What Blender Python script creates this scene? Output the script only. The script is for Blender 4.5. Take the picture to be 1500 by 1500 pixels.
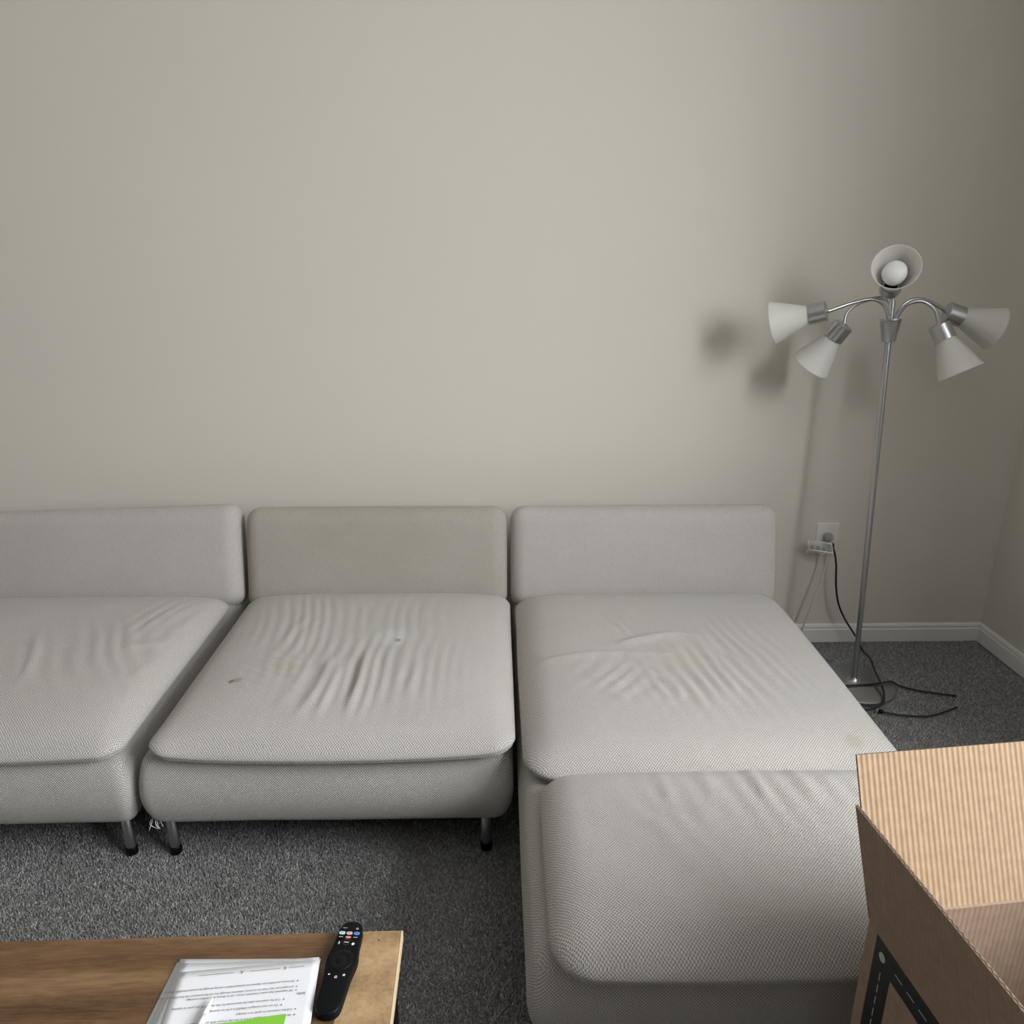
import bpy, math, random
import numpy as np
from mathutils import Vector, Matrix
random.seed(4); rng = np.random.default_rng(7)
for o in list(bpy.data.objects): bpy.data.objects.remove(o)
scn = bpy.context.scene
COL = scn.collection
R = math.radians

# ------------------------------------------------------------------ camera, world, light, exposure
cam = bpy.data.cameras.new('camera'); cam.sensor_width = 36; cam.lens = 27.05; cam.clip_start = .02
co = bpy.data.objects.new('camera', cam); COL.objects.link(co)
co.location = (0, 0, 1.515); co.rotation_euler = (R(90 - 18.3), 0, R(-1.07)); scn.camera = co

wd = bpy.data.worlds.new('sky'); scn.world = wd; wd.use_nodes = True
wd.node_tree.nodes['Background'].inputs[0].default_value = (.80, .90, 1, 1)
wd.node_tree.nodes['Background'].inputs[1].default_value = 1.0

XR, XL, YW, YB, ZC = 2.0, -4.6, 2.85, -5.6, 3.0        # room: right, left, sofa wall, wall behind, ceiling
WIN = (-1.1, .95, 1.1, 2.85)                           # window in the right wall: y0, y1, z0, z1
ld = bpy.data.lights.new('window_daylight', 'AREA'); ld.shape = 'RECTANGLE'
ld.size = WIN[1] - WIN[0] + .5; ld.size_y = 2.1; ld.energy = 325; ld.color = (.97, .985, 1)
lo = bpy.data.objects.new('window_daylight', ld); COL.objects.link(lo)
lo.location = (XR + .62, (WIN[0] + WIN[1]) / 2, (WIN[2] + WIN[3]) / 2 + .25); lo.rotation_euler = (R(90 - 30), 0, R(90))   # sky light slants down through the window

vs = scn.view_settings
vs.view_transform = 'Standard'; vs.look = 'None'; vs.gamma = 1; vs.use_curve_mapping = False
vs.exposure = 0.0

# ------------------------------------------------------------------ materials
def mat(name, col=(.5, .5, .5), rough=.6, metal=0, **kw):
    m = bpy.data.materials.new(name); m.use_nodes = True
    b = m.node_tree.nodes['Principled BSDF']
    b.inputs['Base Color'].default_value = (*col, 1); b.inputs['Roughness'].default_value = rough
    b.inputs['Metallic'].default_value = metal
    for k, v in kw.items(): b.inputs[k.replace('_', ' ')].default_value = v
    return m
class NT:
    def __init__(s, m): s.t = m.node_tree; s.b = s.t.nodes['Principled BSDF']
    def n(s, typ, **kw):
        x = s.t.nodes.new(typ)
        for k, v in kw.items(): setattr(x, k, v)
        return x
    def l(s, a, b): s.t.links.new(a, b)
    def val(s, sock, v):
        if isinstance(v, (int, float, tuple)): sock.default_value = v
        else: s.l(v, sock)
    def math(s, op, a, b=0.0, c=None):
        x = s.n('ShaderNodeMath', operation=op); s.val(x.inputs[0], a); s.val(x.inputs[1], b)
        if c is not None: s.val(x.inputs[2], c)
        return x.outputs[0]
    def mix(s, f, a, b, bt='MIX'):
        x = s.n('ShaderNodeMix', data_type='RGBA', blend_type=bt)
        s.val(x.inputs[0], f); s.val(x.inputs[6], a); s.val(x.inputs[7], b); return x.outputs[2]
    def noise(s, vec, scale, detail=3, rough=.5):
        x = s.n('ShaderNodeTexNoise'); s.l(vec, x.inputs['Vector'])
        x.inputs['Scale'].default_value = scale; x.inputs['Detail'].default_value = detail
        x.inputs['Roughness'].default_value = rough; return x.outputs['Fac']
    def ramp(s, f, *stops):
        x = s.n('ShaderNodeValToRGB'); e = x.color_ramp.elements
        while len(e) < len(stops): e.new(.5)
        for k, (p, c) in enumerate(stops): e[k].position = p; e[k].color = (*c, 1)
        s.l(f, x.inputs[0]); return x.outputs[0]
    def bump(s, h, dist, strength=1.0):
        x = s.n('ShaderNodeBump'); x.inputs['Distance'].default_value = dist
        x.inputs['Strength'].default_value = strength; s.l(h, x.inputs['Height'])
        s.l(x.outputs[0], s.b.inputs['Normal'])
    def coord(s, k='Object'): return s.n('ShaderNodeTexCoord').outputs[k]
    def xyz(s, v):
        x = s.n('ShaderNodeSeparateXYZ'); s.l(v, x.inputs[0]); return x.outputs

def wall_material(name, col):
    m = mat(name, col, .75); t = NT(m); c = t.coord()
    f = t.noise(c, 1.3, 3)
    t.l(t.mix(f, (col[0]*.97, col[1]*.975, col[2]*.98, 1), (col[0]*1.03, col[1]*1.02, col[2]*1.0, 1)), t.b.inputs['Base Color'])
    t.bump(t.noise(c, 420, 3), .0006, .35)
    return m
M_WALL = wall_material('wall_paint', (.69, .655, .59))
M_CEIL = wall_material('ceiling_paint', (.86, .855, .84))
M_TRIM = mat('trim_paint', (.80, .79, .77), .4)

def fabric(name, spots=(), tint=(1, 1, 1)):
    """pale greige basket weave; spots = stains (x, y, z, radius, colour, strength) in the thing's own coordinates"""
    m = mat(name, (.5, .47, .43), .92); t = NT(m)
    u = t.xyz(t.coord('UV')); k = 2 * math.pi
    wob = t.math('MULTIPLY_ADD', t.noise(t.coord('UV'), 90, 2), .004, -.002)
    su = t.math('SINE', t.math('MULTIPLY', t.math('ADD', u[0], wob), k/.0064))
    sv = t.math('SINE', t.math('MULTIPLY', t.math('ADD', u[1], wob), k/.0064))
    cu = t.math('SINE', t.math('MULTIPLY', u[0], k/.0032))                     # columns of yarn
    w = t.math('ADD', t.math('MULTIPLY', t.math('MULTIPLY', su, sv), .36), t.math('MULTIPLY_ADD', cu, .09, .5))
    o = t.coord()
    nz = t.noise(t.coord('UV'), 520, 2); sl = t.noise(t.coord('UV'), 14, 4)
    w2 = t.math('ADD', w, t.math('MULTIPLY_ADD', nz, .5, -.25))
    c = t.ramp(w2, (.1, (.17, .160, .144)), (.5, (.450, .430, .400)), (.9, (.74, .712, .668)))
    c = t.mix(.15, c, t.mix(sl, (.44, .415, .38, 1), (.62, .60, .565, 1)), 'MIX')
    if tint != (1, 1, 1): c = t.mix(t.math('MULTIPLY_ADD', t.noise(o, 5, 3), .5, .6), c, (*tint, 1), 'MULTIPLY')
    for (x, y, z, r, sc, st) in spots:
        d = t.n('ShaderNodeVectorMath', operation='DISTANCE'); t.l(o, d.inputs[0]); d.inputs[1].default_value = (x, y, z)
        mr = t.n('ShaderNodeMapRange', interpolation_type='SMOOTHSTEP'); t.l(d.outputs['Value'], mr.inputs[0])
        mr.inputs[1].default_value = r * .35; mr.inputs[2].default_value = r
        mr.inputs[3].default_value = st; mr.inputs[4].default_value = 0
        c = t.mix(mr.outputs[0], c, (*sc, 1))
    t.l(c, t.b.inputs['Base Color'])
    t.b.inputs['Sheen Weight'].default_value = .15; t.b.inputs['Sheen Roughness'].default_value = .5
    t.b.inputs['Specular IOR Level'].default_value = .25
    t.bump(w2, .0015, .9)
    return m
M_FAB = fabric('beige_weave')
M_FAB_MID = fabric('beige_weave_stained', [(.114, .0, .1025, .014, (.07, .07, .08), .9), (-.30, -.21, .1005, .012, (.10, .10, .12), .8),
    (-.285, -.205, .098, .018, (.16, .16, .18), .5), (-.17, -.145, .098, .05, (.42, .40, .26), .35), (.10, .02, .098, .07, (.62, .62, .61), .35)])
M_FAB_BASE = fabric('beige_weave_base', [(.45, -.50, .10, .05, (.34, .24, .08), .5)])
M_FAB_CH = fabric('beige_weave_worn', [(.0, -.07, .098, .08, (.50, .44, .32), .25), (.33, -.42, .08, .03, (.36, .33, .25), .5)])
M_FAB_SOIL = fabric('beige_weave_soiled', [(.0, .0, .36, .30, (.36, .31, .25), .25)], (.82, .79, .74))
M_UNDER = mat('black_underlay', (.02, .02, .022), .9)
M_STEEL = mat('brushed_steel', (.38, .39, .40), .42, 1)
M_LAMP = mat('silver_lamp_metal', (.54, .55, .57), .32, 1)
M_BLACK = mat('black_plastic', (.0035, .004, .005), .45, Specular_IOR_Level=.16)
M_CORD = mat('black_cord_rubber', (.012, .013, .015), .5)
M_WHITEP = mat('white_plastic', (.78, .76, .71), .35)
M_WCORD = mat('white_cord_rubber', (.66, .64, .60), .5)
M_BULB = mat('frosted_bulb', (.86, .86, .84), .35)
M_CLEAR = mat('clear_plastic', (.95, .96, .96), .08, 0, Transmission_Weight=.75, IOR=1.45)
M_INK = mat('black_ink', (.05, .05, .06), .7)
M_GREEN = mat('green_card', (.23, .55, .05), .5)
M_PEN = mat('white_stylus', (.85, .85, .84), .3)
M_PAPER = mat('white_paper', (.80, .81, .84), .8)
M_PAPER2 = mat('grey_white_paper', (.74, .75, .78), .8)
def shade_material():
    m = mat('frosted_shade', (.90, .89, .85), .34); t = NT(m)
    tr = t.n('ShaderNodeBsdfTranslucent'); tr.inputs[0].default_value = (.92, .91, .87, 1)
    mx = t.n('ShaderNodeMixShader'); mx.inputs[0].default_value = .38
    t.l(t.b.outputs[0], mx.inputs[1]); t.l(tr.outputs[0], mx.inputs[2])
    t.l(mx.outputs[0], t.t.nodes['Material Output'].inputs[0]); return m
M_SHADE = shade_material()
def carpet_material():
    m = mat('grey_carpet', (.2, .2, .2), 1); t = NT(m)
    a = t.n('ShaderNodeAttribute', attribute_name='tone'); g = t.n('ShaderNodeNewGeometry')
    c = t.ramp(a.outputs['Fac'], (0, (.09, .088, .086)), (.5, (.33, .325, .32)), (1, (.76, .755, .74)))
    big = t.noise(g.outputs['Position'], 5, 3)
    t.l(t.mix(.25, c, t.mix(big, (.28, .275, .27, 1), (.55, .545, .54, 1))), t.b.inputs['Base Color'])
    t.b.inputs['Specular IOR Level'].default_value = .1
    return m
M_PILE = carpet_material()
def floor_material():
    m = mat('carpet_backing', (.2, .2, .2), 1); t = NT(m); c = t.coord()
    n = t.noise(c, 260, 4, .7)
    t.l(t.ramp(n, (.3, (.10, .098, .096)), (.7, (.33, .325, .32))), t.b.inputs['Base Color'])
    t.bump(n, .006, 1); return m
M_FLOOR = floor_material()
def wood(name, a, b, axis, dark):
    m = mat(name, a, .42); t = NT(m); c = t.coord()
    mp = t.n('ShaderNodeMapping'); t.l(c, mp.inputs[0])
    mp.inputs['Scale'].default_value = (1.6, 14, 14) if axis == 'x' else (9, 12, 9)
    n = t.noise(mp.outputs[0], 1.6, 6, .6); fine = t.noise(mp.outputs[0], 14, 4, .7)
    w = t.n('ShaderNodeTexWave', wave_type='BANDS', bands_direction='Y'); t.l(mp.outputs[0], w.inputs['Vector'])
    w.inputs['Scale'].default_value = .23; w.inputs['Distortion'].default_value = 11; w.inputs['Detail'].default_value = 3
    f = t.math('ADD', t.math('MULTIPLY', n, .55), t.math('MULTIPLY_ADD', w.outputs['Fac'], .12, t.math('MULTIPLY', fine, .42)))
    t.l(t.ramp(f, (.36, dark), (.55, a), (.74, b)), t.b.inputs['Base Color'])
    t.bump(fine, .0004, .4); return m
M_WOOD = wood('brown_stained_wood', (.155, .084, .038), (.27, .16, .078), 'x', (.065, .032, .014))
M_WOOD2 = wood('light_brown_wood', (.42, .28, .145), (.55, .39, .22), 'y', (.25, .15, .07))
M_EDGE = mat('raw_wood_edge', (.72, .58, .38), .6)
def cardboard(name, col, stripes):
    m = mat(name, col, .85); t = NT(m); c = t.coord(); x = t.xyz(c)
    s = t.math('SINE', t.math('MULTIPLY', x[0], 2 * math.pi / .0085)); n = t.noise(c, 60, 4, .6)
    f = t.math('ADD', t.math('MULTIPLY', s, .10 * stripes), n)
    t.l(t.ramp(f, (.25, tuple(v * .84 for v in col)), (.75, tuple(min(1, v * 1.12) for v in col))), t.b.inputs['Base Color'])
    t.bump(t.math('ADD', s, t.math('MULTIPLY', n, .3)), .0006 * stripes + .0001, .6); return m
M_CARD = cardboard('brown_cardboard', (.29, .205, .145), .25)
M_CARDIN = cardboard('cardboard_lining', (.33, .228, .14), 1)
M_TAPE = mat('black_printed_tape', (.018, .020, .022), .45)
M_TAPEW = mat('grey_tape_print', (.42, .43, .44), .5)

# ------------------------------------------------------------------ mesh helpers
def link(name, me, m=None, parent=None, loc=None, rot=None):
    o = bpy.data.objects.new(name, me); COL.objects.link(o)
    if m is not None and me is not None and not me.materials: me.materials.append(m)
    if parent: o.parent = parent
    if loc: o.location = loc
    if rot: o.rotation_euler = rot
    return o
def tag(o, label, cat, group=None):
    o['label'] = label; o['category'] = cat
    if group: o['group'] = group
    return o
def thing(name, label, cat, loc=(0, 0, 0), rot=(0, 0, 0), group=None):
    return tag(link(name, None, None, None, loc, rot), label, cat, group)
def struct(o): o['kind'] = 'structure'; return o
def mesh(name, v, f, smooth=False):
    me = bpy.data.meshes.new(name); me.from_pydata([tuple(p) for p in v], [], [tuple(q) for q in f]); me.update()
    if smooth: me.polygons.foreach_set('use_smooth', [True] * len(me.polygons))
    return me
def join(*parts):
    V, F = [], []
    for v, f in parts:
        k = len(V); V += [tuple(p) for p in v]; F += [tuple(i + k for i in q) for q in f]
    return V, F
def box(x0, x1, y0, y1, z0, z1):
    v = [(x, y, z) for z in (z0, z1) for y in (y0, y1) for x in (x0, x1)]
    return v, [(0, 2, 3, 1), (4, 5, 7, 6), (0, 1, 5, 4), (2, 6, 7, 3), (0, 4, 6, 2), (1, 3, 7, 5)]
def lathe(profile, seg=32, cap=True):
    V = []; F = []
    for r, z in profile:
        for i in range(seg):
            a = 2 * math.pi * i / seg; V.append((r * math.cos(a), r * math.sin(a), z))
    for j in range(len(profile) - 1):
        for i in range(seg):
            k = (i + 1) % seg; F.append((j*seg+i, j*seg+k, (j+1)*seg+k, (j+1)*seg+i))
    if cap:
        F.append(tuple(reversed(range(seg)))); F.append(tuple((len(profile)-1)*seg + i for i in range(seg)))
    return V, F
def spline(pts, n=10):
    P = [Vector(p) for p in pts]; P = [2*P[0]-P[1]] + P + [2*P[-1]-P[-2]]; out = []
    for i in range(1, len(P) - 2):
        for k in range(n):
            t = k / n; a, b, c, d = P[i-1:i+3]
            out.append(.5*((2*b) + (c-a)*t + (2*a-5*b+4*c-d)*t*t + (3*b-a-3*c+d)*t**3))
    return out + [P[-2]]
def tube(pts, r, seg=10, closed=False):
    pts = [Vector(p) for p in pts]; V = []; F = []; n = len(pts); up = None
    for i, p in enumerate(pts):
        if closed: d = pts[(i+1) % n] - pts[i-1]
        else: d = pts[min(i+1, n-1)] - pts[max(i-1, 0)]
        d.normalize()
        if up is None: up = d.orthogonal().normalized()
        up = (up - d * up.dot(d)).normalized(); s = d.cross(up)
        for k in range(seg):
            a = 2*math.pi*k/seg; V.append(p + (up*math.cos(a) + s*math.sin(a)) * (r(i/(n-1)) if callable(r) else r))
    for i in range(n if closed else n-1):
        j = (i+1) % n
        for k in range(seg):
            l = (k+1) % seg; F.append((i*seg+k, i*seg+l, j*seg+l, j*seg+k))
    if not closed: F += [tuple(reversed(range(seg))), tuple((n-1)*seg+k for k in range(seg))]
    return V, F
def frame_to(axis, up=(0, 0, 1)):
    z = Vector(axis).normalized(); return z.to_track_quat('Z', 'Y').to_matrix()
def placed(vf, origin, axis):
    M = frame_to(axis); o = Vector(origin); return [M @ Vector(p) + o for p in vf[0]], vf[1]
def prism(outline, z0, z1, bevel=0):
    """extruded outline with chamfered top edge"""
    n = len(outline); c = Vector((sum(p[0] for p in outline)/n, sum(p[1] for p in outline)/n))
    rings = [(1, z0), (1, z1 - bevel)] + ([(None, z1)] if bevel else [(1, z1)])
    if bevel: rings = [(0, z0 ), (bevel*.0, z0), (0, z1-bevel), (bevel*.3, z1-bevel*.3), (bevel, z1)]
    else: rings = [(0, z0), (0, z1)]
    V = []; F = []
    P = [Vector((p[0], p[1])) for p in outline]
    N = []
    for i in range(n):
        d = (P[(i+1) % n] - P[i-1]).normalized(); N.append(Vector((-d.y, d.x)))
    for off, z in rings:
        for i in range(n):
            q = P[i] + N[i]*off; V.append((q.x, q.y, z))
    for j in range(len(rings)-1):
        for i in range(n):
            k = (i+1) % n; F.append((j*n+i, j*n+k, (j+1)*n+k, (j+1)*n+i))
    F += [tuple(reversed(range(n))), tuple((len(rings)-1)*n+i for i in range(n))]
    return V, F
def box_uv(me):
    n = len(me.polygons); nl = len(me.loops)
    pn = np.empty(n*3); me.polygons.foreach_get('normal', pn); pn = np.abs(pn.reshape(-1, 3))
    pn[:, 2] *= 1.25
    ax = pn.argmax(1); lt = np.empty(n, int); me.polygons.foreach_get('loop_total', lt); la = np.repeat(ax, lt)
    vi = np.empty(nl, int); me.loops.foreach_get('vertex_index', vi)
    co_ = np.empty(len(me.vertices)*3); me.vertices.foreach_get('co', co_); co_ = co_.reshape(-1, 3)[vi]
    uv = np.where((la == 0)[:, None], co_[:, [1, 2]], np.where((la == 1)[:, None], co_[:, [0, 2]], co_[:, [0, 1]]))
    L = me.uv_layers.new(name='weave'); L.data.foreach_set('uv', uv.astype(np.float32).ravel())
def lattice(n):
    """quads over a box surface with n segments per axis; points in -1..1"""
    VV = []; QQ = []; base = 0
    for a in range(3):
        b, c = (a+1) % 3, (a+2) % 3
        for s in (0, n[a]):
            I, J = np.meshgrid(np.arange(n[b]+1), np.arange(n[c]+1), indexing='ij')
            p = np.zeros((I.size, 3), int); p[:, a] = s; p[:, b] = I.ravel(); p[:, c] = J.ravel()
            idx = np.arange(I.size).reshape(I.shape) + base
            q = np.stack([idx[:-1, :-1], idx[1:, :-1], idx[1:, 1:], idx[:-1, 1:]], -1).reshape(-1, 4)
            if s == 0: q = q[:, ::-1]
            VV.append(p); QQ.append(q); base += I.size
    V = np.concatenate(VV); Q = np.concatenate(QQ)
    U, inv = np.unique(V, axis=0, return_inverse=True); inv = inv.ravel()
    return U / np.array(n) * 2 - 1, inv[Q]
def np_mesh(name, v, q, uv=True):
    me = bpy.data.meshes.new(name); k = q.shape[1]
    me.vertices.add(len(v)); me.vertices.foreach_set('co', v.astype(np.float32).ravel())
    me.loops.add(q.size); me.loops.foreach_set('vertex_index', q.astype(np.int32).ravel())
    me.polygons.add(len(q)); me.polygons.foreach_set('loop_start', np.arange(0, q.size, k, dtype=np.int32))
    me.polygons.foreach_set('loop_total', np.full(len(q), k, np.int32))
    me.update(calc_edges=True); me.validate()
    me.polygons.foreach_set('use_smooth', np.ones(len(me.polygons), bool))
    if uv: box_uv(me)
    return me
def rbox(half, rad, res):
    half = np.array(half); rad = np.array(rad)
    n = [max(6, int(round(2*h/r_))) for h, r_ in zip(half, res)]
    U, Q = lattice(n); p = U * half; inner = half - rad
    c = np.clip(p, -inner, inner); d = (p - c) / rad
    ln = np.linalg.norm(d, axis=1, keepdims=True); ln[ln == 0] = 1
    return c + d/ln*rad, Q
def ridges(X, Y, L):
    z = np.zeros_like(X)
    for x0, y0, x1, y1, w, h in L:
        dx, dy = x1-x0, y1-y0; l = math.hypot(dx, dy); t = ((X-x0)*dx + (Y-y0)*dy)/l; s = ((X-x0)*dy - (Y-y0)*dx)/l
        s = s + .10*l*np.sin(t/l*3.1)*.3
        z += h*np.exp(-(s/w)**2)*np.exp(-np.clip((np.abs(t-l/2)-l*.30)/(l*.22), 0, None)**2)
    return z
def vnoise(X, Y, seed, scale):
    r_ = np.random.default_rng(seed); z = 0*X
    for k in range(9):
        a = r_.uniform(0, 6.28); f = scale*r_.uniform(.5, 1.6); z = z + np.sin(f*(X*np.cos(a)+Y*np.sin(a)) + r_.uniform(0, 6.28))/9
    return z
def ripple(X, Y, L):
    z = np.zeros_like(X)
    for cx, cy, rx, ry, per, amp, ang in L:
        c, s_ = math.cos(R(ang)), math.sin(R(ang)); x = (X-cx)*c + (Y-cy)*s_; y = -(X-cx)*s_ + (Y-cy)*c
        ph = x*2*math.pi/per + 1.1*np.sin(y*14+cx*9) + .9*np.sin(x*31)
        z += amp*np.sin(ph)*np.exp(-(x/rx)**2-(y/ry)**2)
    return z
def cushion(a, b, h, crown, wr, seed, rad=.06, res=.0065, flat=6, front_drop=0, curl=0, rip=()):
    """pillow: half sizes a, b, edge height h, domed top; origin at the middle of its underside"""
    p, Q = rbox((a, b, h/2), (rad, rad, h/2*.98), (res, res, .0035))
    X, Y = p[:, 0], p[:, 1]; w = np.clip((p[:, 2] + h/2)/h, 0, 1)
    u = np.clip(np.abs(X/a), 0, 1); v = np.clip(np.abs(Y/b), 0, 1)
    dome = (1-u**flat)**1.0*(1-v**flat)
    z = p[:, 2] + h/2 + w*(crown*dome + (ridges(X, Y, wr) + ripple(X, Y, rip))*np.sqrt(dome) + .0022*vnoise(X, Y, seed, 22)*dome)
    # edges of the cover are not ruler straight
    e = .004*vnoise(X, Y, seed+5, 9)
    X2 = X + e*np.sign(X)*u**3; Y2 = Y + (.005*vnoise(X, Y, seed+9, 8))*np.sign(Y)*v**3
    Y2 = Y2 - .010*(1-(X/a)**2)*(v**3)*(Y < 0)
    z = z - front_drop*(np.clip(-Y/b, 0, 1)**4)*(1-.75*(X/a)**2)
    # front corners curl up a little, sewn seam sunk into the edge
    z = z + curl*(np.clip(-Y/b, 0, 1)**6)*(u**6)
    g = .0035*np.exp(-((w-.40)/.07)**2)
    X2 = X2 - g*np.sign(X)*u**10; Y2 = Y2 - g*np.sign(Y)*v**10
    p = np.stack([X2, Y2, z], 1)
    return p, Q
def edge_loop(a, b, rad, z, out=0.0, n=8):
    P = []
    for cx, cy, a0 in ((a-rad, b-rad, 0), (-a+rad, b-rad, 90), (-a+rad, -b+rad, 180), (a-rad, -b+rad, 270)):
        for k in range(n+1):
            t = R(a0 + 90*k/n); P.append((cx+(rad+out)*math.cos(t), cy+(rad+out)*math.sin(t), z))
    return P

# ------------------------------------------------------------------ the room
struct(link('floor', mesh('floor', *box(XL-.2, XR+.2, YB-.2, YW+.2, -.12, -.004)), M_FLOOR))
FLOOR = bpy.data.objects['floor']
struct(link('ceiling', mesh('ceiling', *box(XL, XR, YB, YW, ZC, ZC+.1)), M_CEIL))
struct(link('wall_back', mesh('wall_back', *box(XL-.15, XR+.15, YW, YW+.12, -.004, ZC)), M_WALL))
struct(link('wall_front', mesh('wall_front', *box(XL-.15, XR+.15, YB-.12, YB, -.004, ZC)), M_WALL))
struct(link('wall_left', mesh('wall_left', *box(XL-.12, XL, YB, YW, -.004, ZC)), M_WALL))
y0, y1, z0, z1 = WIN
struct(link('wall_right', mesh('wall_right', *join(box(XR, XR+.12, YB, y0, -.004, ZC), box(XR, XR+.12, y1, YW, -.004, ZC),
       box(XR, XR+.12, y0, y1, -.004, z0), box(XR, XR+.12, y0, y1, z1, ZC))), M_WALL))
wn = struct(link('window_1', mesh('window_1', *join(box(XR-.02, XR+.1, y0-.06, y0+.03, z0, z1), box(XR-.02, XR+.1, y1-.03, y1+.06, z0, z1),
       box(XR-.02, XR+.1, y0-.06, y1+.06, z1-.03, z1+.04))), M_TRIM))
link('window_sill', mesh('window_sill', *box(XR-.06, XR+.1, y0-.09, y1+.09, z0-.03, z0+.02)), M_TRIM, wn)
link('mullion', mesh('mullion', *box(XR+.02, XR+.07, (y0+y1)/2-.025, (y0+y1)/2+.025, z0, z1)), M_TRIM, wn)
# unseen drape added at the window's end to shade the corner behind the floor lamp
cu_ = thing('added_curtain', 'added unseen grey pleated drape that shades the corner behind the floor lamp', 'added_curtain', (XR-.17, 1.10, 0))
N = 60; V = []; F = []
for i in range(N+1):
    t_ = i/N; x_ = .03 + .12*t_; y_ = .035*math.sin(t_*math.pi*5)
    for z_ in (.03, 2.93): V += [(x_, y_-.004, z_), (x_, y_+.004, z_)]
for i in range(N):
    a_ = 4*i; b_ = a_+4
    F += [(a_, b_, b_+2, a_+2), (a_+1, a_+3, b_+3, b_+1), (a_, a_+1, b_+1, b_), (a_+2, b_+2, b_+3, a_+3)]
link('panel', mesh('panel', V, F, True), mat('added_curtain_cloth', (.30, .30, .30), .9), cu_)
link('rod', mesh('rod', *tube([(0, -2.3, 2.935), (0, .12, 2.935)], .012, 14), True), M_STEEL, cu_)
link('rod_bracket', mesh('rod_bracket', *box(-.008, .168, .07, .09, 2.925, 2.945)), M_STEEL, cu_)
def baseboard(name, length, loc, rz):
    prof = [(0, 0), (.014, 0), (.014, .056), (.0105, .060), (.0105, .066), (.012, .068), (.009, .076), (.004, .079), (0, .079)]
    n = len(prof); V = [(x, -d, z) for x in (0, length) for d, z in prof]
    F = [(i, (i+1) % n, n+(i+1) % n, n+i) for i in range(n)] + [tuple(reversed(range(n))), tuple(range(n, 2*n))]
    return struct(link(name, mesh(name, V, F), M_TRIM, None, loc, (0, 0, rz)))
baseboard('baseboard_back', XR-XL, (XL, YW, 0), 0)
baseboard('baseboard_right', YW-YB-.02, (XR, YW-.015, 0), R(-90))

# ------------------------------------------------------------------ carpet pile: tufts where the carpet is in view
def carpet(regions, sp=.0042):
    B = []
    for x0, x1, y0, y1 in regions:
        gx, gy = np.meshgrid(np.arange(x0, x1, sp), np.arange(y0, y1, sp)); B.append(np.stack([gx.ravel(), gy.ravel()], 1))
    B = np.concatenate(B); N = len(B); B = B + rng.uniform(-.5, .5, B.shape)*sp
    tone = np.clip(rng.normal(.42, .30, N), 0, 1)
    big = vnoise(B[:, 0], B[:, 1], 3, 30)
    h = .0085 + rng.uniform(-.0035, .0025, N) + .0015*big
    lean = rng.normal(0, .0035, (N, 2)) + np.stack([.002*big, .002*vnoise(B[:, 0], B[:, 1], 8, 40)], 1)
    a0 = rng.uniform(0, 6.28, N); r = rng.uniform(.0020, .0032, N)
    V = np.zeros((N, 5, 3))
    for k in range(4):
        a = a0 + k*math.pi/2
        V[:, k, 0] = B[:, 0]+r*np.cos(a); V[:, k, 1] = B[:, 1]+r*np.sin(a); V[:, k, 2] = -.004
    V[:, 4, :2] = B+lean; V[:, 4, 2] = h-.004
    i = np.arange(N)[:, None]*5
    Q = np.concatenate([i+np.array([[k, (k+1) % 4, 4]]) for k in range(4)])
    me = np_mesh('carpet_pile', V.reshape(-1, 3), Q, uv=False)
    at = me.attributes.new('tone', 'FLOAT', 'POINT')
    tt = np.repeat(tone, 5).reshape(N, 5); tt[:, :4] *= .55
    at.data.foreach_set('value', tt.ravel().astype(np.float32))
    o = link('carpet_pile', me, M_PILE, FLOOR); o['kind'] = 'stuff'
    return o
carpet([(-1.85, .30, .55, 1.95), (.30, .95, .45, 1.06), (.95, 1.98, .45, 1.45), (.93, 1.98, 1.45, 2.835)])

# ------------------------------------------------------------------ sofa sections
def leg(parent, x, y, h=.17):
    lg = link('leg', mesh('leg', *lathe([(.0125, .012), (.0135, .02), (.0135, h)], 20), True), M_STEEL, parent, (x, y, 0))
    link('foot_cap', mesh('foot_cap', *lathe([(.012, 0), (.0155, .003), (.0155, .022), (.0137, .026)], 20), True), M_BLACK, lg)
def base_body(W, D, zb, zt, seed, taper=.018):
    W = W-.026
    p, Q = rbox((W/2, D/2, (zt-zb)/2), (.030, .035, .034), (.012, .012, .009))
    X, Y, Z = p[:, 0].copy(), p[:, 1].copy(), p[:, 2].copy(); hz = (zt-zb)/2; t = Z/hz
    bul = .012*(1-t**2) - taper*np.clip(-t, 0, 1)**2 - .010*np.clip(t, 0, 1)**2
    X += bul*np.clip(np.abs(X)/(W/2), 0, 1)**4*np.sign(X); Y += bul*1.3*np.clip(np.abs(Y)/(D/2), 0, 1)**6*np.sign(Y)
    low = np.clip(-t, 0, 1)**2
    Z += low*(.005*vnoise(X, Y, seed, 6) - .010*(np.abs(X)/(W/2))**6*(Y < 0)*0)
    Y += .003*vnoise(X, Z, seed+2, 18); X += .002*vnoise(Y, Z, seed+3, 14)
    return np.stack([X, Y, Z + hz], 1), Q
def back_body(W, H, T, seed):
    p, Q = rbox((W/2, T/2, H/2), (.05, .045, .055), (.011, .011, .011))
    X, Y, Z = p[:, 0].copy(), p[:, 1].copy(), p[:, 2].copy()
    f = np.clip(-Y/(T/2), 0, 1)
    Y -= f*(.010*(1-(X/(W/2))**4)*(1-(Z/(H/2))**4) + .0025*vnoise(X, Z, seed, 14))
    Z += .003*vnoise(X, Y, seed+1, 7)*(Z > 0)
    return np.stack([X, Y+T/2, Z+H/2], 1), Q
ZB, ZT = .140, .360
YF, YR = 1.605, 2.665
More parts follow.
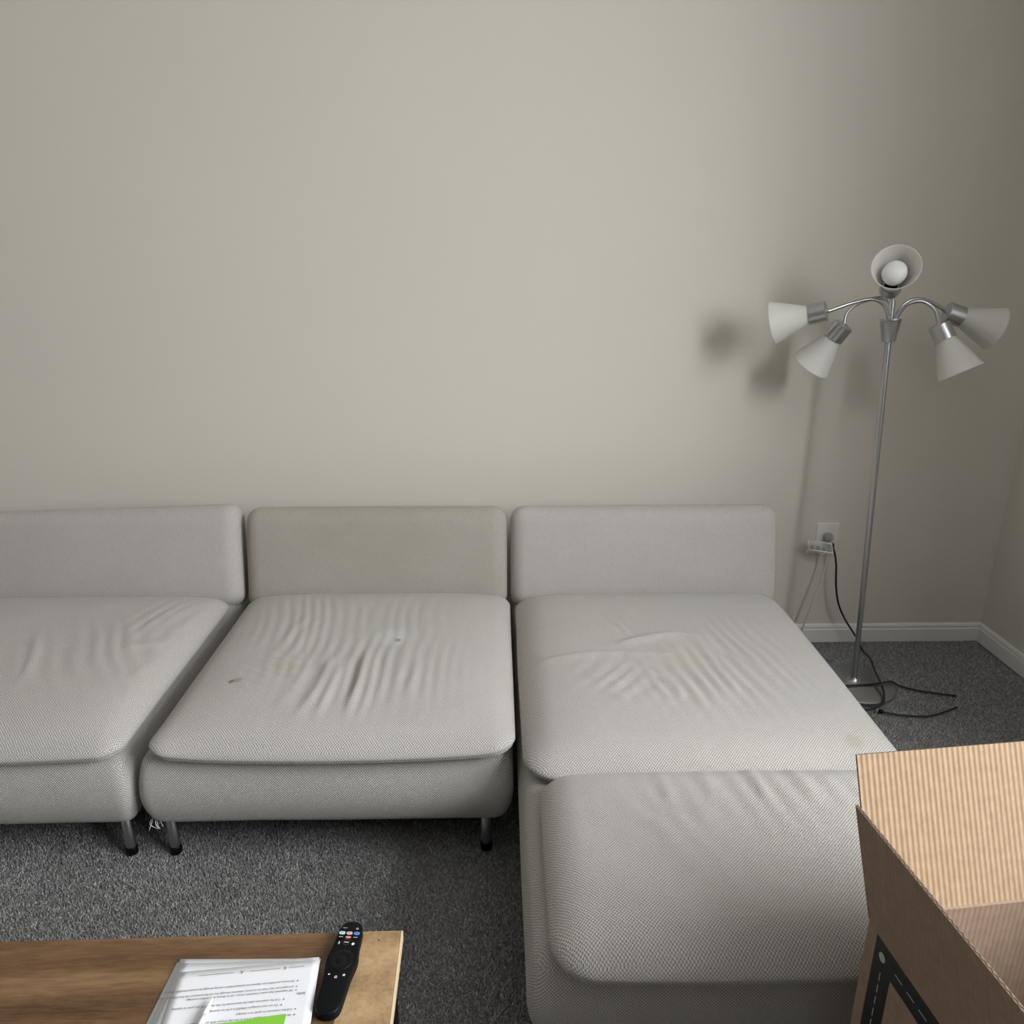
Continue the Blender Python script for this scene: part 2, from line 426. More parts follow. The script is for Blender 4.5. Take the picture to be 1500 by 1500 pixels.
def section(name, label, x0, x1, yf, yr, m_base, seed, bx, roll=0, m_back=None):
    xc = (x0+x1)/2; W = x1-x0
    root = thing(name, label, 'sofa', (xc, 0, 0), group=None)
    b = link('base', np_mesh('base', *base_body(W, yr-yf, ZB, ZT, seed)), m_base, root, (0, (yf+yr)/2, ZB))
    link('underside', mesh('underside', *box(-W/2+.05, W/2-.05, yf+.06, yr-.05, ZB-.012, ZB+.02)), M_UNDER, root)
    H = .365
    link('backrest', np_mesh('backrest', *back_body(bx[1]-bx[0], H, .125, seed+20)), m_back or M_FAB, root, ((bx[0]+bx[1])/2-xc, 2.462, .335), (R(-14), R(roll), 0))
    return root
def seat_cushion(root, cx, cy, a, b, h, crown, wr, m, seed, z=ZT-.004, rad=.06, rz=0, **kw):
    c = link('seat_cushion', np_mesh('seat_cushion', *cushion(a, b, h, crown, wr, seed, rad, **kw)), m, root,
             (cx-root.location.x, cy, z), (0, 0, rz))
    return c
MID = [(-0.062,-0.109,-0.069,-0.31,.012,.008),(-0.026,-0.14,-0.041,-0.329,.012,.007),(0.04,-0.088,0.031,-0.331,.013,.009),(0.067,-0.119,0.067,-0.325,.011,.005),(0.104,-0.089,0.101,-0.275,.012,.003),(0.146,-0.051,0.138,-0.235,.012,.0035),(0.19,-0.114,0.169,-0.263,.012,.003),(-0.126,-0.175,-0.141,-0.321,.012,.003),(-0.074,-0.271,-0.098,-0.359,.012,.003),(-0.088,-0.131,-0.085,-0.211,.01,-.004),(0.011,-0.118,0.017,-0.273,.012,-.004),(-0.25,-0.121,-0.147,-0.13,.009,.004),(-0.214,-0.076,-0.176,0.176,.012,.002),(-0.229,-0.106,-0.195,0.147,.012,.002),(-0.185,-0.115,-0.134,0.175,.013,.002),(-0.174,-0.068,-0.096,0.155,.013,.0015),(-0.224,-0.187,-0.124,-0.182,.012,.002)]
CHA = [(-0.41,-0.043,-0.25,-0.035,.01,.003),(-0.322,-0.03,0.0,-0.04,.012,.004),(-0.157,0.03,0.031,0.094,.016,.007),(-0.145,-0.041,-0.082,-0.109,.01,.003),(-0.263,-0.148,-0.178,-0.203,.014,.004),(-0.224,-0.228,-0.181,-0.267,.012,.003),(-0.05,-0.152,-0.042,-0.257,.012,.004),(-0.018,-0.166,0.003,-0.295,.013,.004),(0.022,-0.153,0.037,-0.296,.013,.004),(0.056,-0.147,0.067,-0.284,.013,.003),(0.098,-0.126,0.099,-0.247,.013,.003),(-0.106,-0.137,-0.06,-0.179,.01,.003),(-0.105,-0.191,-0.07,-0.257,.012,.003),(-0.171,0.151,-0.148,0.089,.01,.002),(-0.144,0.168,-0.124,0.088,.01,.002),(0.017,0.086,0.11,0.058,.014,.004),(0.07,-0.022,0.102,-0.112,.014,.003),(0.061,0.102,0.102,-0.045,.012,.0025)]
FOO = [(0.027,0.237,0.025,0.094,.014,.004),(0.114,0.224,0.124,0.093,.016,.003),(-0.173,0.229,-0.171,0.098,.016,.0025),(-0.083,0.227,-0.092,0.077,.016,.0025),(-0.286,0.08,-0.165,0.003,.02,.002),(0.171,0.177,0.177,0.052,.015,.002)]
LEF = [(0.28,-0.017,0.393,0.043,.016,.004),(0.367,-0.171,0.395,-0.059,.014,.003),(0.283,0.067,0.379,0.305,.014,.002),(0.375,-0.059,0.394,0.203,.014,.002),(-.2,.0,-.1,-.2,.014,.004),(-.1,.0,.0,-.2,.014,.004),(.0,.05,.1,-.2,.014,.004)]

mid = section('sofa_section', 'beige fabric armless sofa seat with two small dark stains, beside the chaise', -.900, .036, YF, YR, M_FAB_BASE, 1, (-.886, .030), 0, M_FAB_SOIL)
mc = seat_cushion(mid, -.408, 2.01, .447, .442, .054, .050, MID, M_FAB_MID, 11, front_drop=.006, curl=.016, flat=5, rip=[(.06, -.16, .22, .16, .036, .0022, -3), (-.17, .14, .14, .24, .034, .0016, 9), (.10, .12, .16, .2, .04, .0009, 2), (-.24, -.15, .10, .06, .03, .0012, 60)])
for x in (-.868, -.038):
    for y in (1.69, 2.56): leg(mid, x-mid.location.x, y)
left = section('sofa_section', 'beige fabric armless sofa seat whose cushion leaves a strip of its base bare', -1.835, -.906, YF, YR, M_FAB, 31, (-1.82, -.8985), -1.6)
lc = seat_cushion(left, -1.36, 2.01, .445, .43, .052, .048, LEF, M_FAB, 41, front_drop=.01, rip=[(.25, -.02, .2, .16, .05, .0018, 30), (.3, .2, .1, .15, .045, .0012, -10)])
for x in (-1.80, -.985):
    for y in (1.69, 2.56): leg(left, x-left.location.x, y)
for k in range(7):                                   # frayed threads at the torn corner of the cover
    x_ = -.876-mid.location.x + random.uniform(-.010, .010); y_ = YF+.022+random.uniform(-.01, .01)
    link('loose_thread', mesh('loose_thread', *tube(spline([(x_+.004, y_+.004, ZB+.03), (x_+random.uniform(-.006, .006), y_-.002, ZB+.014), (x_+random.uniform(-.012, .012), y_+random.uniform(-.006, .006), ZB+.004-random.uniform(.004, .012))], 4), .0009, 6), True), M_PAPER2, mid)
chaise = section('chaise_longue', 'long beige fabric chaise section with two cushions next to the floor lamp', .044, .99, 1.02, YR, M_FAB, 61, (.042, .990))
cc = seat_cushion(chaise, .505, 1.955, .452, .482, .056, .044, CHA, M_FAB_CH, 71, rad=.085, rip=[(.09, -.16, .22, .15, .038, .0020, 8), (.17, .06, .16, .14, .036, .0014, 12), (-.2, -.17, .14, .08, .045, .0016, -40), (-.12, .14, .12, .10, .04, .0010, 15)])
fc = seat_cushion(chaise, .52, 1.205, .435, .252, .070, .030, FOO, M_FAB, 81, rad=.075, flat=7, rip=[(.02, .13, .25, .10, .05, .0018, 4), (-.18, .03, .12, .12, .06, .0012, 30)])
fc.name = 'foot_cushion'
for x in (.09, .95):
    for y in (1.13, 2.56): leg(chaise, x-chaise.location.x, y)
for c, a, b, rad, z in ((mc, .447, .442, .06, .020), (lc, .445, .43, .06, .02), (cc, .452, .482, .065, .022), (fc, .435, .252, .075, .03)):
    pass

# ------------------------------------------------------------------ floor lamp
lamp = thing('floor_lamp', 'silver floor lamp with curved arms and white cone shades beside the chaise', 'floor lamp', (1.315, 2.49, 0))
LX, LY = 1.315, 2.49
def lpart(name, vf, m, parent=lamp, smooth=True):
    v = [(p[0]-LX, p[1]-LY, p[2]) for p in vf[0]]
    return link(name, mesh(name, v, vf[1], smooth), m, parent)
def shade_smooth(o, ang=40):
    for p in o.data.polygons: p.use_smooth = True
    o.data.set_sharp_from_angle(angle=R(ang))
b = lpart('lamp_base', placed(lathe([(.138, .002), (.142, .008), (.142, .016), (.136, .021), (.03, .024), (.018, .032), (.014, .04)], 64), (LX, LY, 0), (0, 0, 1)), M_LAMP); shade_smooth(b)
PB, PT = Vector((1.315, 2.49, .022)), Vector((1.2866, 2.57, 1.3814))
PD = (PT-PB).normalized()
p_ = lpart('pole', tube([PB, PT], .0098, 20), M_LAMP); shade_smooth(p_)
CB = PB + PD*((1.252-.022)/PD.z)
k_ = lpart('collar', placed(lathe([(.012, -.001), (.0205, 0), (.022, .004), (.032, .066), (.034, .068), (.034, .073), (.028, .073), (.026, .060)], 40), CB, PD), M_LAMP); shade_smooth(k_, 30)
def head(pos, axis, bulb=True, scale=1.0):
    """socket cup with its back end at pos, shade opening along axis"""
    s = scale
    cup = lpart('socket_cup', placed(lathe([(.006, -.006), (.007, 0), (.030*s, .0), (.0335*s, .003), (.0335*s, .053*s), (.031*s, .053*s), (.03*s, .02*s)], 36), pos, axis), M_LAMP); shade_smooth(cup, 35)
    prof = [(.030, .050), (.0305, .056), (.034, .066), (.046, .098), (.057, .130), (.0690, .166), (.0710, .170), (.0690, .1705), (.0670, .166), (.055, .130), (.044, .098), (.032, .066), (.028, .052)]
    sh = lpart('lamp_shade', placed(lathe([(r*s, z*s) for r, z in prof], 48, cap=False), pos, axis), M_SHADE, cup)
    if bulb:
        sk = lpart('bulb_collar', placed(lathe([(.020, .03), (.020, .072), (.026, .082), (.027, .092)], 28), pos, axis), M_BLACK, cup)
        bl = lpart('bulb', placed(lathe([(.027, .092), (.034, .108), (.037, .124), (.034, .140), (.026, .150), (.012, .155), (.001, .156)], 32), pos, axis), M_BULB, cup)
    return cup
def arm(pts): a = lpart('arm', tube(spline(pts, 10), .0056, 12), M_LAMP); return a
ct = CB + PD*.06
h1 = Vector((1.0650, 2.5450, 1.3505)); a1 = Vector((-.140, .075, -.042))
arm([(1.2778, 2.5550, 1.2991), (1.2727, 2.5520, 1.3300), (1.2470, 2.5480, 1.3701), (1.2048, 2.5440, 1.3875), (1.1442, 2.5430, 1.3762), (1.0794, 2.5450, 1.3536), h1])
head(h1, a1)
h2 = Vector((1.1534, 2.6050, 1.3022)); a2 = Vector((-.070, .055, -.135))
arm([(1.3035, 2.5900, 1.2991), (1.3056, 2.5950, 1.3402), (1.2871, 2.6000, 1.3793), (1.2521, 2.6050, 1.3886), (1.1925, 2.6100, 1.3701), (1.1596, 2.6100, 1.3382), h2])
head(h2, a2)
h3 = Vector((1.2727, 2.5700, 1.4173)); a3 = Vector((-.060, -.14, .070))
arm([PT-PD*.01, PT+PD*.02, h3-a3.normalized()*.0+Vector((0, 0, -.005)), h3])
head(h3, a3)
h4 = Vector((1.4803, 2.5900, 1.3454)); a4 = Vector((.15, -.02, -.05))
arm([(1.3056, 2.5750, 1.2991), (1.3117, 2.5770, 1.3351), (1.3364, 2.5800, 1.3742), (1.3827, 2.5830, 1.3865), (1.4392, 2.5870, 1.3680), h4]); head(h4, a4)
h5 = Vector((1.4186, 2.5100, 1.3094)); a5 = Vector((.06, -.06, -.14))
arm([(1.2973, 2.5500, 1.2991), (1.2994, 2.5450, 1.3351), (1.3210, 2.5350, 1.3721), (1.3621, 2.5250, 1.3814), (1.4001, 2.5160, 1.3557), h5]); head(h5, a5)

# ------------------------------------------------------------------ outlet, plugs and cords
OX, OZ = 1.303, .451
ol = thing('wall_outlet', 'white oversized wall outlet plate with a plug in it above the baseboard', 'outlet', (OX, YW, OZ-.067))
def loc_box(name, b, m, parent, off=(OX, YW, OZ-.067)):
    v = [(p[0]-off[0], p[1]-off[1], p[2]-off[2]) for p in b[0]]; return link(name, mesh(name, v, b[1]), m, parent)
pl_v, pl_f = box(OX-.045, OX+.045, YW-.006, YW, OZ-.0675, OZ+.0675)
pl_v = [(x*.93+OX*.07 if y < YW-.003 else x, y, z*.955+OZ*.045 if y < YW-.003 else z) for x, y, z in pl_v]
loc_box('plate', (pl_v, pl_f), M_WHITEP, ol)
for dz in (.019, -.019):
    rec = link('receptacle', mesh('receptacle', *placed(lathe([(.017, 0), (.0168, .0025), (.0155, .0035)], 28), (0, -.006, .067+dz), (0, -1, 0)), True), M_WHITEP, ol)
    for dx in (-.0063, .0063): link('slot', mesh('slot', *box(dx-.001, dx+.001, -.0099, -.0090, .067+dz-.003, .067+dz+.005)), M_INK, rec)
pc = thing('adapter_plug', 'clear round adapter plug in the upper socket of the outlet', 'plug', (OX, YW-.0095, OZ+.010))
o_ = link('body', mesh('body', *placed(lathe([(.0165, 0), (.018, .003), (.018, .020), (.0145, .026), (.010, .028)], 32), (0, 0, .006), (0, -1, 0)), True), M_CLEAR, pc)
link('blade_holder', mesh('blade_holder', *box(-.008, .008, -.018, -.001, -.004, .012)), mat('grey_plug_core', (.28, .27, .25), .4), pc)
link('neck', mesh('neck', *box(-.011, .011, -.022, 0, -.022, -.010)), M_WHITEP, pc)
# clear tray of four cells hooked over the lower socket
tr = thing('plastic_tray', 'clear plastic tray with four round cells hanging in front of the outlet', 'tray', (1.258, 2.790, .440), (R(38), R(8), R(-4)))
TW, TD = .046, .021
link('panel', mesh('panel', *join(box(-TW, TW, -TD, TD, -.0015, .0015))), M_CLEAR, tr)
link('rim', mesh('rim', *join(box(-TW, TW, -TD-.002, -TD+.001, -.006, .004), box(-TW, TW, TD-.001, TD+.001, -.002, .004), box(-TW-.001, -TW+.001, -TD, TD, -.003, .004), box(TW-.001, TW+.001, -TD, TD, -.003, .004), box(-TW-.002, -TW+.001, -TD-.002, -TD+.006, -.022, -.004))), mat('clear_plastic_edge', (.92, .92, .91), .15, 0, Transmission_Weight=.1), tr)
for k in range(4):
    x = -.034 + k*.0225
    link('cell', mesh('cell', *[ (v, f) for v, f in [lathe([(.0085, .0015), (.0085, .006), (.0065, .006), (.0060, .0018), (.001, .0017)], 20)]][0], True), M_CLEAR, tr, (x, -.008, 0))
    link('cell_stud', mesh('cell_stud', *lathe([(.0042, .0015), (.0036, .004), (.001, .0045)], 14), True), mat('tray_stud_grey', (.30, .30, .30), .3), tr, (x, -.008, 0))
bk = thing('power_cord', 'black power cord plugged into the outlet and falling to the lamp base', 'cord', (1.31, YW, 0))
def rel(pts, o): return [(p[0]-o[0], p[1]-o[1], p[2]-o[2]) for p in pts]
BO = (1.31, YW, 0)
link('plug', mesh('plug', *box(-.015, .012, -.040, -.0095, .424, .444)), M_CORD, bk)
link('cable', mesh('cable', *tube(spline(rel([(1.316, 2.812, .434), (1.3215, 2.797, .41), (1.332, 2.792, .36), (1.341, 2.79, .28), (1.360, 2.788, .20), (1.395, 2.783, .13), (1.437, 2.765, .066), (1.455, 2.72, .022), (1.450, 2.65, .027), (1.420, 2.55, .032), (1.397, 2.46, .0375), (1.378, 2.39, .032), (1.346, 2.335, .022), (1.28, 2.315, .013), (1.20, 2.34, .011)], BO), 12), .0038, 10), True), M_CORD, bk)
wk = thing('charger_cord', 'thin white cord dropping from the clear tray behind the chaise', 'cord', (1.29, YW, 0))
link('cable', mesh('cable', *tube(spline(rel([(1.285, 2.808, .432), (1.293, 2.797, .41), (1.291, 2.794, .36), (1.277, 2.792, .28), (1.259, 2.79, .205), (1.236, 2.79, .115), (1.215, 2.785, .04), (1.17, 2.74, .012), (1.08, 2.68, .011)], (1.29, YW, 0)), 12), .0036, 10), True), M_WCORD, wk)
c2 = tag(link('lamp_cable', mesh('lamp_cable', *tube(spline([(1.255, 2.445, .030), (1.31, 2.452, .0275), (1.36, 2.458, .0275), (1.41, 2.468, .0275), (1.45, 2.478, .026), (1.475, 2.472, .014), (1.53, 2.44, .011), (1.65, 2.40, .011)], 12), .0035, 10), True), M_CORD), 'black cable lying flat across the round lamp base onto the carpet', 'cable')
c3 = thing('loose_cable', 'black cable with a small knob end lying on the carpet by the lamp base', 'cable', (1.33, 2.305, .012))
link('cable', mesh('cable', *tube(spline([(0, 0, 0), (.03, -.014, 0), (.07, -.025, .0), (.16, -.03, 0), (.28, .02, 0)], 10), .0032, 10), True), M_CORD, c3)
link('knob', mesh('knob', *placed(lathe([(.003, -.008), (.0072, -.006), (.0076, .004), (.004, .008)], 16), (0, 0, 0), (-1, .3, 0)), True), M_BLACK, c3)

# ------------------------------------------------------------------ coffee table with remote and papers
TZ = .450
tb = thing('coffee_table', 'low coffee table with a brown wooden top on black metal legs', 'table', (-.163, 1.002, 0), (0, 0, R(.8)))
def bevel_box(x0, x1, y0, y1, z0, z1, b=.0015):
    out = [(x0, y0), (x1, y0), (x1, y1), (x0, y1)]
    return prism(out, z0, z1, b)
link('plank', mesh('plank', *bevel_box(-1.15, -.0862, -.60, 0, TZ-.018, TZ)), M_WOOD, tb)
link('plank', mesh('plank', *bevel_box(-.086, -.0035, -.60, 0, TZ-.018, TZ)), M_WOOD2, tb)
link('edge_strip', mesh('edge_strip', *bevel_box(-.0033, 0, -.60, 0, TZ-.0182, TZ-.0002, .0008)), M_EDGE, tb)
link('screw_hole', mesh('screw_hole', *lathe([(.0016, TZ-.001), (.0016, TZ+.0002)], 12)), M_INK, tb, (-.038, -.018, 0))
for x, s in ((-.012, 1), (-1.13, -1)):
    for y in (-.045, -.56):
        link('leg', mesh('leg', *join(box(x-.016 if s > 0 else x, x if s > 0 else x+.016, y-.02, y+.02, .006, TZ-.0185))), M_BLACK, tb)
    link('leg_brace', mesh('leg_brace', *box(x-.016 if s > 0 else x, x if s > 0 else x+.016, -.58, -.025, .004, .022)), M_BLACK, tb)
link('rail', mesh('rail', *box(-1.13, -.03, -.055, -.035, TZ-.045, TZ-.0185)), M_BLACK, tb)
link('rail', mesh('rail', *box(-1.13, -.03, -.575, -.555, TZ-.045, TZ-.0185)), M_BLACK, tb)

def text_mesh(s, size, align='LEFT'):
    cu = bpy.data.curves.new('t', 'FONT'); cu.body = s; cu.size = size; cu.align_x = align; cu.resolution_u = 2
    o = bpy.data.objects.new('t', cu); COL.objects.link(o); dg = bpy.context.evaluated_depsgraph_get()
    me = bpy.data.meshes.new_from_object(o.evaluated_get(dg)); bpy.data.objects.remove(o); bpy.data.curves.remove(cu); me.materials.clear(); return me

# remote control: long body, waist swelling around the round pad
rm = thing('remote_control', 'slim black remote control with coloured shortcut buttons on the table edge', 'remote', (-.2515, .9245, TZ), (0, 0, R(-4.5)))
def remote_outline(inset=0, n=40):
    P = []
    L = .0835; stations = [(-1, .0), (-.985, .008), (-.95, .0133), (-.89, .0172), (-.80, .0192), (-.6, .0200), (-.25, .0208), (-.10, .0222), (.02, .0238), (.12, .0246), (.22, .0238), (.34, .0220), (.48, .0208), (.66, .0200), (.80, .0190), (.89, .0168), (.95, .0130), (.985, .0078), (1, 0)]
    right = [(w, t*L) for t, w in stations]; left = [(-w, t*L) for t, w in reversed(stations[1:-1])]
    return right + left
v, f = prism(remote_outline(), .002, .0165, .0028)
v = [(x, y, z if z > .01 else z) for x, y, z in v]
rb = link('body', mesh('body', v, f, True), M_BLACK, rm); shade_smooth(rb, 50)
ZR = .0166
pad = link('navigation_pad', mesh('navigation_pad', *lathe([(.0188, ZR-.002), (.0188, ZR+.0004), (.0178, ZR+.0009), (.0095, ZR+.0009), (.0085, ZR+.0003), (.0080, ZR+.0009), (.002, ZR+.0010)], 40), True), mat('satin_black', (.005, .0055, .007), .4, Specular_IOR_Level=.2), rm, (0, .008, 0))
def pill(w, h, z0, z1, n=8):
    P = []
    for cx, a0 in ((w/2-h/2, -90), (-w/2+h/2, 90)):
        for k in range(n+1): t = R(a0+180*k/n); P.append((cx+h/2*math.cos(t), h/2*math.sin(t)))
    return prism(P, z0, z1, .0002)
def print_mark(w, h=.0013):
    # lettering too small to read: a row of short strokes
    n = 6; return join(*[box(-w/2+w*k/n, -w/2+w*(k+.72)/n, -h/2*(.7+.3*(k % 2)), h/2*(1-.25*(k % 3)/2), 0, .0001) for k in range(n)])
cols = {'cyan': (.62, .86, .90), 'pink': (.86, .60, .62), 'blue': (.12, .33, .80), 'red': (.75, .16, .16)}
MC = {k: mat('button_'+k, c, .4) for k, c in cols.items()}; M_MARK = mat('white_mark', (.78, .78, .80), .5)
NV = mat('dark_navy_print', (.03, .05, .16), .5)
for i, (k, txt, tm) in enumerate((('cyan', 0, NV), ('pink', 0, NV), ('blue', 0, NV))):
    bt = link('shortcut_button', mesh('shortcut_button', *pill(.0098, .0055, ZR-.001, ZR+.0006)), MC[k], rm, (-.0122+.0120*i, .0582, 0))
    link('button_print', mesh('button_print', *print_mark(.0058)), tm, bt, (0, 0, ZR+.0007))
for i, (k, txt) in enumerate(((None, 0), ('red', 0), (None, 0))):
    bt = link('shortcut_button', mesh('shortcut_button', *pill(.0092, .0042, ZR-.001, ZR+.0005)), MC[k] if k else M_BLACK, rm, (-.0122+.0120*i, .0502, 0))
    link('button_print', mesh('button_print', *print_mark(.0066)), M_MARK, bt, (0, 0, ZR+.0006))
link('input_text', text_mesh('INPUT', .0027, 'CENTER'), M_MARK, rm, (-.0098, .0672, ZR+.0003))
def ring(r0, r1, z, seg=24, a0=0, a1=360):
    V = []; F = []
    for i in range(seg+1):
        a = R(a0+(a1-a0)*i/seg); V += [(r0*math.cos(a), r0*math.sin(a), z), (r1*math.cos(a), r1*math.sin(a), z)]
    for i in range(seg): F.append((2*i, 2*i+1, 2*i+3, 2*i+2))
    return V, F
def star(n, r0, r1, z):
    return [((r0 if k % 2 else r1)*math.cos(math.pi*k/n+math.pi/2), (r0 if k % 2 else r1)*math.sin(math.pi*k/n+math.pi/2), z) for k in range(2*n)], [tuple(range(2*n))]
zi = ZR+.0003
link('power_icon', mesh('power_icon', *join(ring(.0012, .0019, zi, 20, 125, 415), box(-.0003, .0003, .0004, .0022, zi-.0001, zi))), M_MARK, rm, (.0105, .0675, 0))
link('home_ring', mesh('home_ring', *ring(.0050, .0054, zi, 28)), mat('brown_ring', (.22, .10, .07), .5), rm, (-.0005, .0405, 0))
link('home_print', mesh('home_print', *print_mark(.0070, .0022)), M_MARK, rm, (-.0005, .0405, zi))
link('microphone_icon', mesh('microphone_icon', *join(box(-.0009, .0009, -.0008, .0028, zi-.0002, zi), box(-.0016, .0016, -.0014, -.0010, zi-.0002, zi), box(-.0003, .0003, -.0026, -.001, zi-.0002, zi))), M_MARK, rm, (-.0122, .0385, 0))
link('settings_icon', mesh('settings_icon', *join(star(8, .0020, .0029, zi))), M_MARK, rm, (.0108, .0380, 0))
link('back_icon', mesh('back_icon', *join(([(-.0022, 0, zi), (0, -.0018, zi), (0, .0018, zi)], [(0, 1, 2)]), box(-.0002, .0018, -.0004, .0004, zi-.0002, zi))), M_MARK, rm, (-.0118, -.0185, 0))
link('house_icon', mesh('house_icon', *join(([(-.0025, .0002, zi), (-.0018, -.0002, zi), (0, .0017, zi), (0, .0026, zi)], [(0, 1, 2, 3)]), ([(.0025, .0002, zi), (0, .0026, zi), (0, .0017, zi), (.0018, -.0002, zi)], [(0, 1, 2, 3)]), box(-.0018, -.0011, -.0022, .0002, zi-.0002, zi), box(.0011, .0018, -.0022, .0002, zi-.0002, zi), box(-.0005, .0005, -.0022, -.0006, zi-.0002, zi))), M_MARK, rm, (-.0005, -.0225, 0))
link('star_icon', mesh('star_icon', *join(star(5, .0013, .0030, zi))), M_MARK, rm, (.0112, -.0185, 0))

# sheets of paper
def sheet(w, h, t, seed, amp, nx=16, ny=20):
    X, Y = np.meshgrid(np.linspace(-w/2, w/2, nx+1), np.linspace(-h/2, h/2, ny+1), indexing='ij')
    Z = amp*(vnoise(X, Y, seed, 22)+.5) + amp*1.2*np.clip(np.abs(X)/(w/2)-.75, 0, 1)*np.clip(Y/(h/2), 0, 1)*4
    Z = np.clip(Z, 0, None)
    top = np.stack([X, Y, Z+t], -1).reshape(-1, 3); bot = np.stack([X, Y, Z], -1).reshape(-1, 3)
    idx = np.arange((nx+1)*(ny+1)).reshape(nx+1, ny+1); n = idx.size
    q = np.stack([idx[:-1, :-1], idx[1:, :-1], idx[1:, 1:], idx[:-1, 1:]], -1).reshape(-1, 4)
    loop = np.concatenate([idx[:-1, 0], idx[-1, :-1], idx[:0:-1, -1], idx[0, :0:-1]]); nx_ = np.roll(loop, -1)
    side = np.stack([loop+n, nx_+n, nx_, loop], -1)
    return np_mesh('paper_sheet', np.concatenate([top, bot]), np.concatenate([q, q[:, ::-1]+n, side]), uv=False), (lambda x, y: 0)
zc = TZ+.0004
spots = [(-.413, .802, -2.5), (-.392, .806, 1.2), (-.408, .797, -3.0), (-.404, .808, -.8), (-.391, .803, 2.6), (-.397, .800, .2)]
for i, (x, y, a) in enumerate(spots):
    me, _ = sheet(.216, .279, .0004, 20+i, .0004)
    o = tag(link('paper_sheet', me, M_PAPER2 if i % 2 else M_PAPER, None, (x, y, zc), (0, 0, R(a))), 'plain white paper sheet in the stack under the printed page', 'paper', 'loose sheets under the printed page')
    zc += .0012
ps = thing('printed_page', 'white page of upside-down bulleted text, topmost on the paper stack', 'paper', (-.382, .792, zc+.0004), (0, 0, R(185)))
me, _ = sheet(.216, .279, .0004, 44, .0005); link('page', me, M_PAPER, ps)
zt = .0021
lines = [(-.040, 'Message directly to send out a notification', .0215), (-.049, 'All call outs need to happen, if it is on the day of your shift, at least 2 hours in advance', .0), (-.058, 'Call the restaurant to speak to a manager', .0),
 (-.067, 'Do not text managers UNLESS it is for an opening shift', .022), (-.076, 'Call the restaurant after the host arrives for the day (10:30 am) prior to opening', .020),
 (-.0895, 'All requested days need a minimum notice, call to discuss and confirm coverage', .004), (-.0955, 'and approved days must be covered, otherwise through the call list posted on the board by next week', .004), (-.1055, 'All rooms and tables are cleaned and sanitized before closing through the posted checklist rotation', .004)]
# in the page's own frame x runs along the reading direction and +y is towards the top of the page
for yy, s, ind in lines:
    y_ = yy + .0
    link('text_line', text_mesh(s, .0048), M_INK, ps, (-.078+ind, y_, zt))
    link('bullet', mesh('bullet', *lathe([(.0010, 0), (.0010, .0001)], 8)), M_INK, ps, (-.083+ind, y_+.0015, zt))
link('text_line', text_mesh('Shifts', .0062), M_INK, ps, (-.094, -.0835, zt))
for x0, x1 in ((-.085, -.062), (-.048, -.002), (.022, .075)):
    link('footer_rule', mesh('footer_rule', *box(x0, x1, -.1292, -.1287, zt-.0001, zt)), M_INK, ps)
link('footer_letter', text_mesh('6', .008), M_INK, ps, (-.058, -.131, zt)); link('footer_letter', text_mesh('A', .008), M_INK, ps, (.007, -.131, zt))
gc = tag(link('green_card', mesh('green_card', *prism([(0, 0), (-.03, .0005-.003), (-.07, -.0075), (-.125, -.010), (-.125, -.095), (0, -.095)][::-1], 0, .0008)), M_GREEN, None, (-.3155, .8465, zc+.0035), (0, 0, R(3))), 'bright green card lying on the printed page', 'card')
sp_ = thing('white_stylus', 'white pointed stylus lying on the printed page beside the green card', 'stylus', (-.431, .872, zc+.0085), (0, 0, R(-3)))
link('barrel', mesh('barrel', *placed(lathe([(.0046, .030), (.0047, .04), (.0047, .165), (.004, .168)], 20), (0, 0, 0), (0, -1, 0)), True), M_PEN, sp_)
link('tip', mesh('tip', *placed(lathe([(.0006, 0), (.0016, .003), (.0034, .016), (.0046, .030)], 20), (0, 0, 0), (0, -1, 0)), True), M_PEN, sp_)

# ------------------------------------------------------------------ open cardboard box in front of the chaise
BA = R(6); KX, KY, KZ = .532, .86, .616; BW, BD, TH = .44, .33, .005
bxr = thing('cardboard_box', 'open brown cardboard box with black printed tape and raised flaps by the chaise', 'box', (KX, KY, 0), (0, 0, BA))
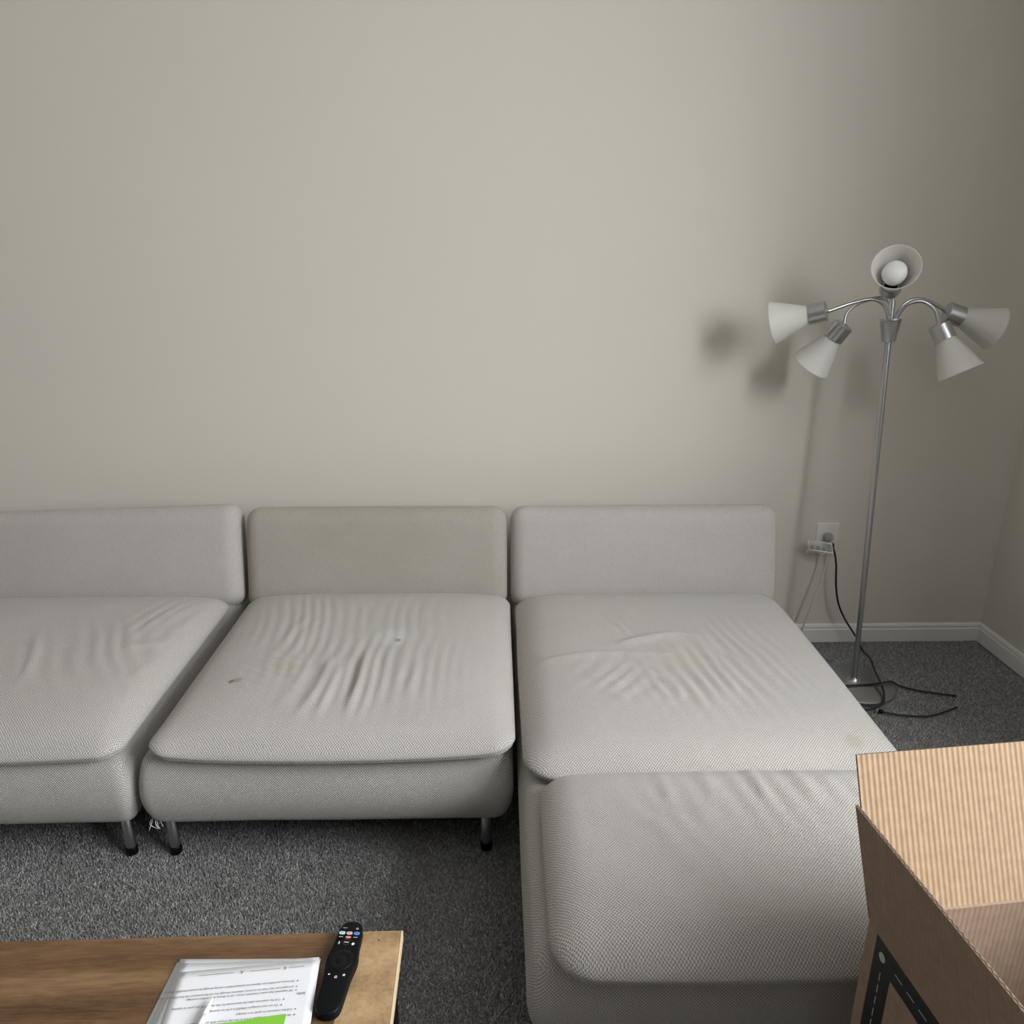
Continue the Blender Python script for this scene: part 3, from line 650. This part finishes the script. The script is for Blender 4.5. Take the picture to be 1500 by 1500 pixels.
# own frame: origin below the far left corner, x to the right, -y towards the near end
link('side_panel', mesh('side_panel', *box(0, TH, -BD, 0, .012, KZ)), M_CARD, bxr)
link('side_panel', mesh('side_panel', *box(BW-TH, BW, -BD, 0, .012, KZ)), M_CARD, bxr)
link('end_panel', mesh('end_panel', *box(TH, BW-TH, -TH, 0, .012, KZ)), M_CARD, bxr)
link('end_panel', mesh('end_panel', *box(TH, BW-TH, -BD, -BD+TH, .012, KZ)), M_CARD, bxr)
link('bottom_panel', mesh('bottom_panel', *box(TH, BW-TH, -BD+TH, -TH, .012, .017)), M_CARD, bxr)
def flap(length, along, origin, rz, tilt):
    """flap hinged along local x, rising along local z and leaning outward (+y) by tilt; lining faces the inside"""
    n = 24; edge = [(0, 0)]
    m = mesh('flap', *bevel_box(.002, length-.002, 0, TH*.8, 0, along, .0))
    me = m; me.materials.append(M_CARD); me.materials.append(M_CARDIN)
    for p in me.polygons:
        if p.normal.y < -.5: p.material_index = 1
    o = link('flap', me, None, bxr, origin, (R(-tilt), 0, rz))
    # corrugated core showing as a dark brown wavy line on the cut edge
    P = [(.004+(length-.008)*k/120, TH*.4+.0011*math.sin(k*1.9), along+.0004) for k in range(121)]
    V = []; F = []
    for k, (x, y, z) in enumerate(P): V += [(x, y-.0005, z), (x, y+.0005, z)]
    for k in range(120): F.append((2*k, 2*k+2, 2*k+3, 2*k+1))
    link('corrugation', mesh('corrugation', V, F), mat('corrugation_brown', (.07, .045, .03), .9), o)
    return o
flap(BW, .225, (0, 0, KZ), 0, 24)                  # far flap, leaning over the chaise
flap(BD, .205, (0, -BD, KZ), R(90), 14)            # flap along the tape side
flap(BD, .205, (BW, 0, KZ), R(-90), 32)
flap(BW, .205, (BW, -BD, KZ), R(180), 100)
# black printed tape down the corner edge and along the fold
tp = link('printed_tape', mesh('printed_tape', *join(box(-.0006, 0, -.062, -.022, .02, KZ-.012), box(-.0006, 0, -BD+.004, -.062, KZ-.052, KZ-.012))), M_TAPE, bxr)
for k in range(22):
    link('tape_dash', mesh('tape_dash', *box(-.0009, -.0006, -.043, -.0415, KZ-.075-k*.022, KZ-.061-k*.022)), M_TAPEW, tp)
for k in range(10):
    link('tape_dash', mesh('tape_dash', *box(-.0009, -.0006, -.070-k*.026-.016, -.070-k*.026, KZ-.033, KZ-.0315)), M_TAPEW, tp)
link('tape_dot', mesh('tape_dot', *placed(lathe([(.007, 0), (.007, .0004)], 20), (-.0006, -.040, KZ-.035), (-1, 0, 0))), M_TAPEW, tp)
for k, (ch_, yy, zz) in enumerate((('C', -.105, KZ-.165), ('L', -.130, KZ-.165), ('C', -.105, KZ-.115), ('a', -.130, KZ-.13))):
    link('printed_letter', text_mesh(ch_, .03), M_INK, bxr, (-.0007, yy, zz), (R(90), R(0), R(-90)))
bpy.context.view_layer.update()
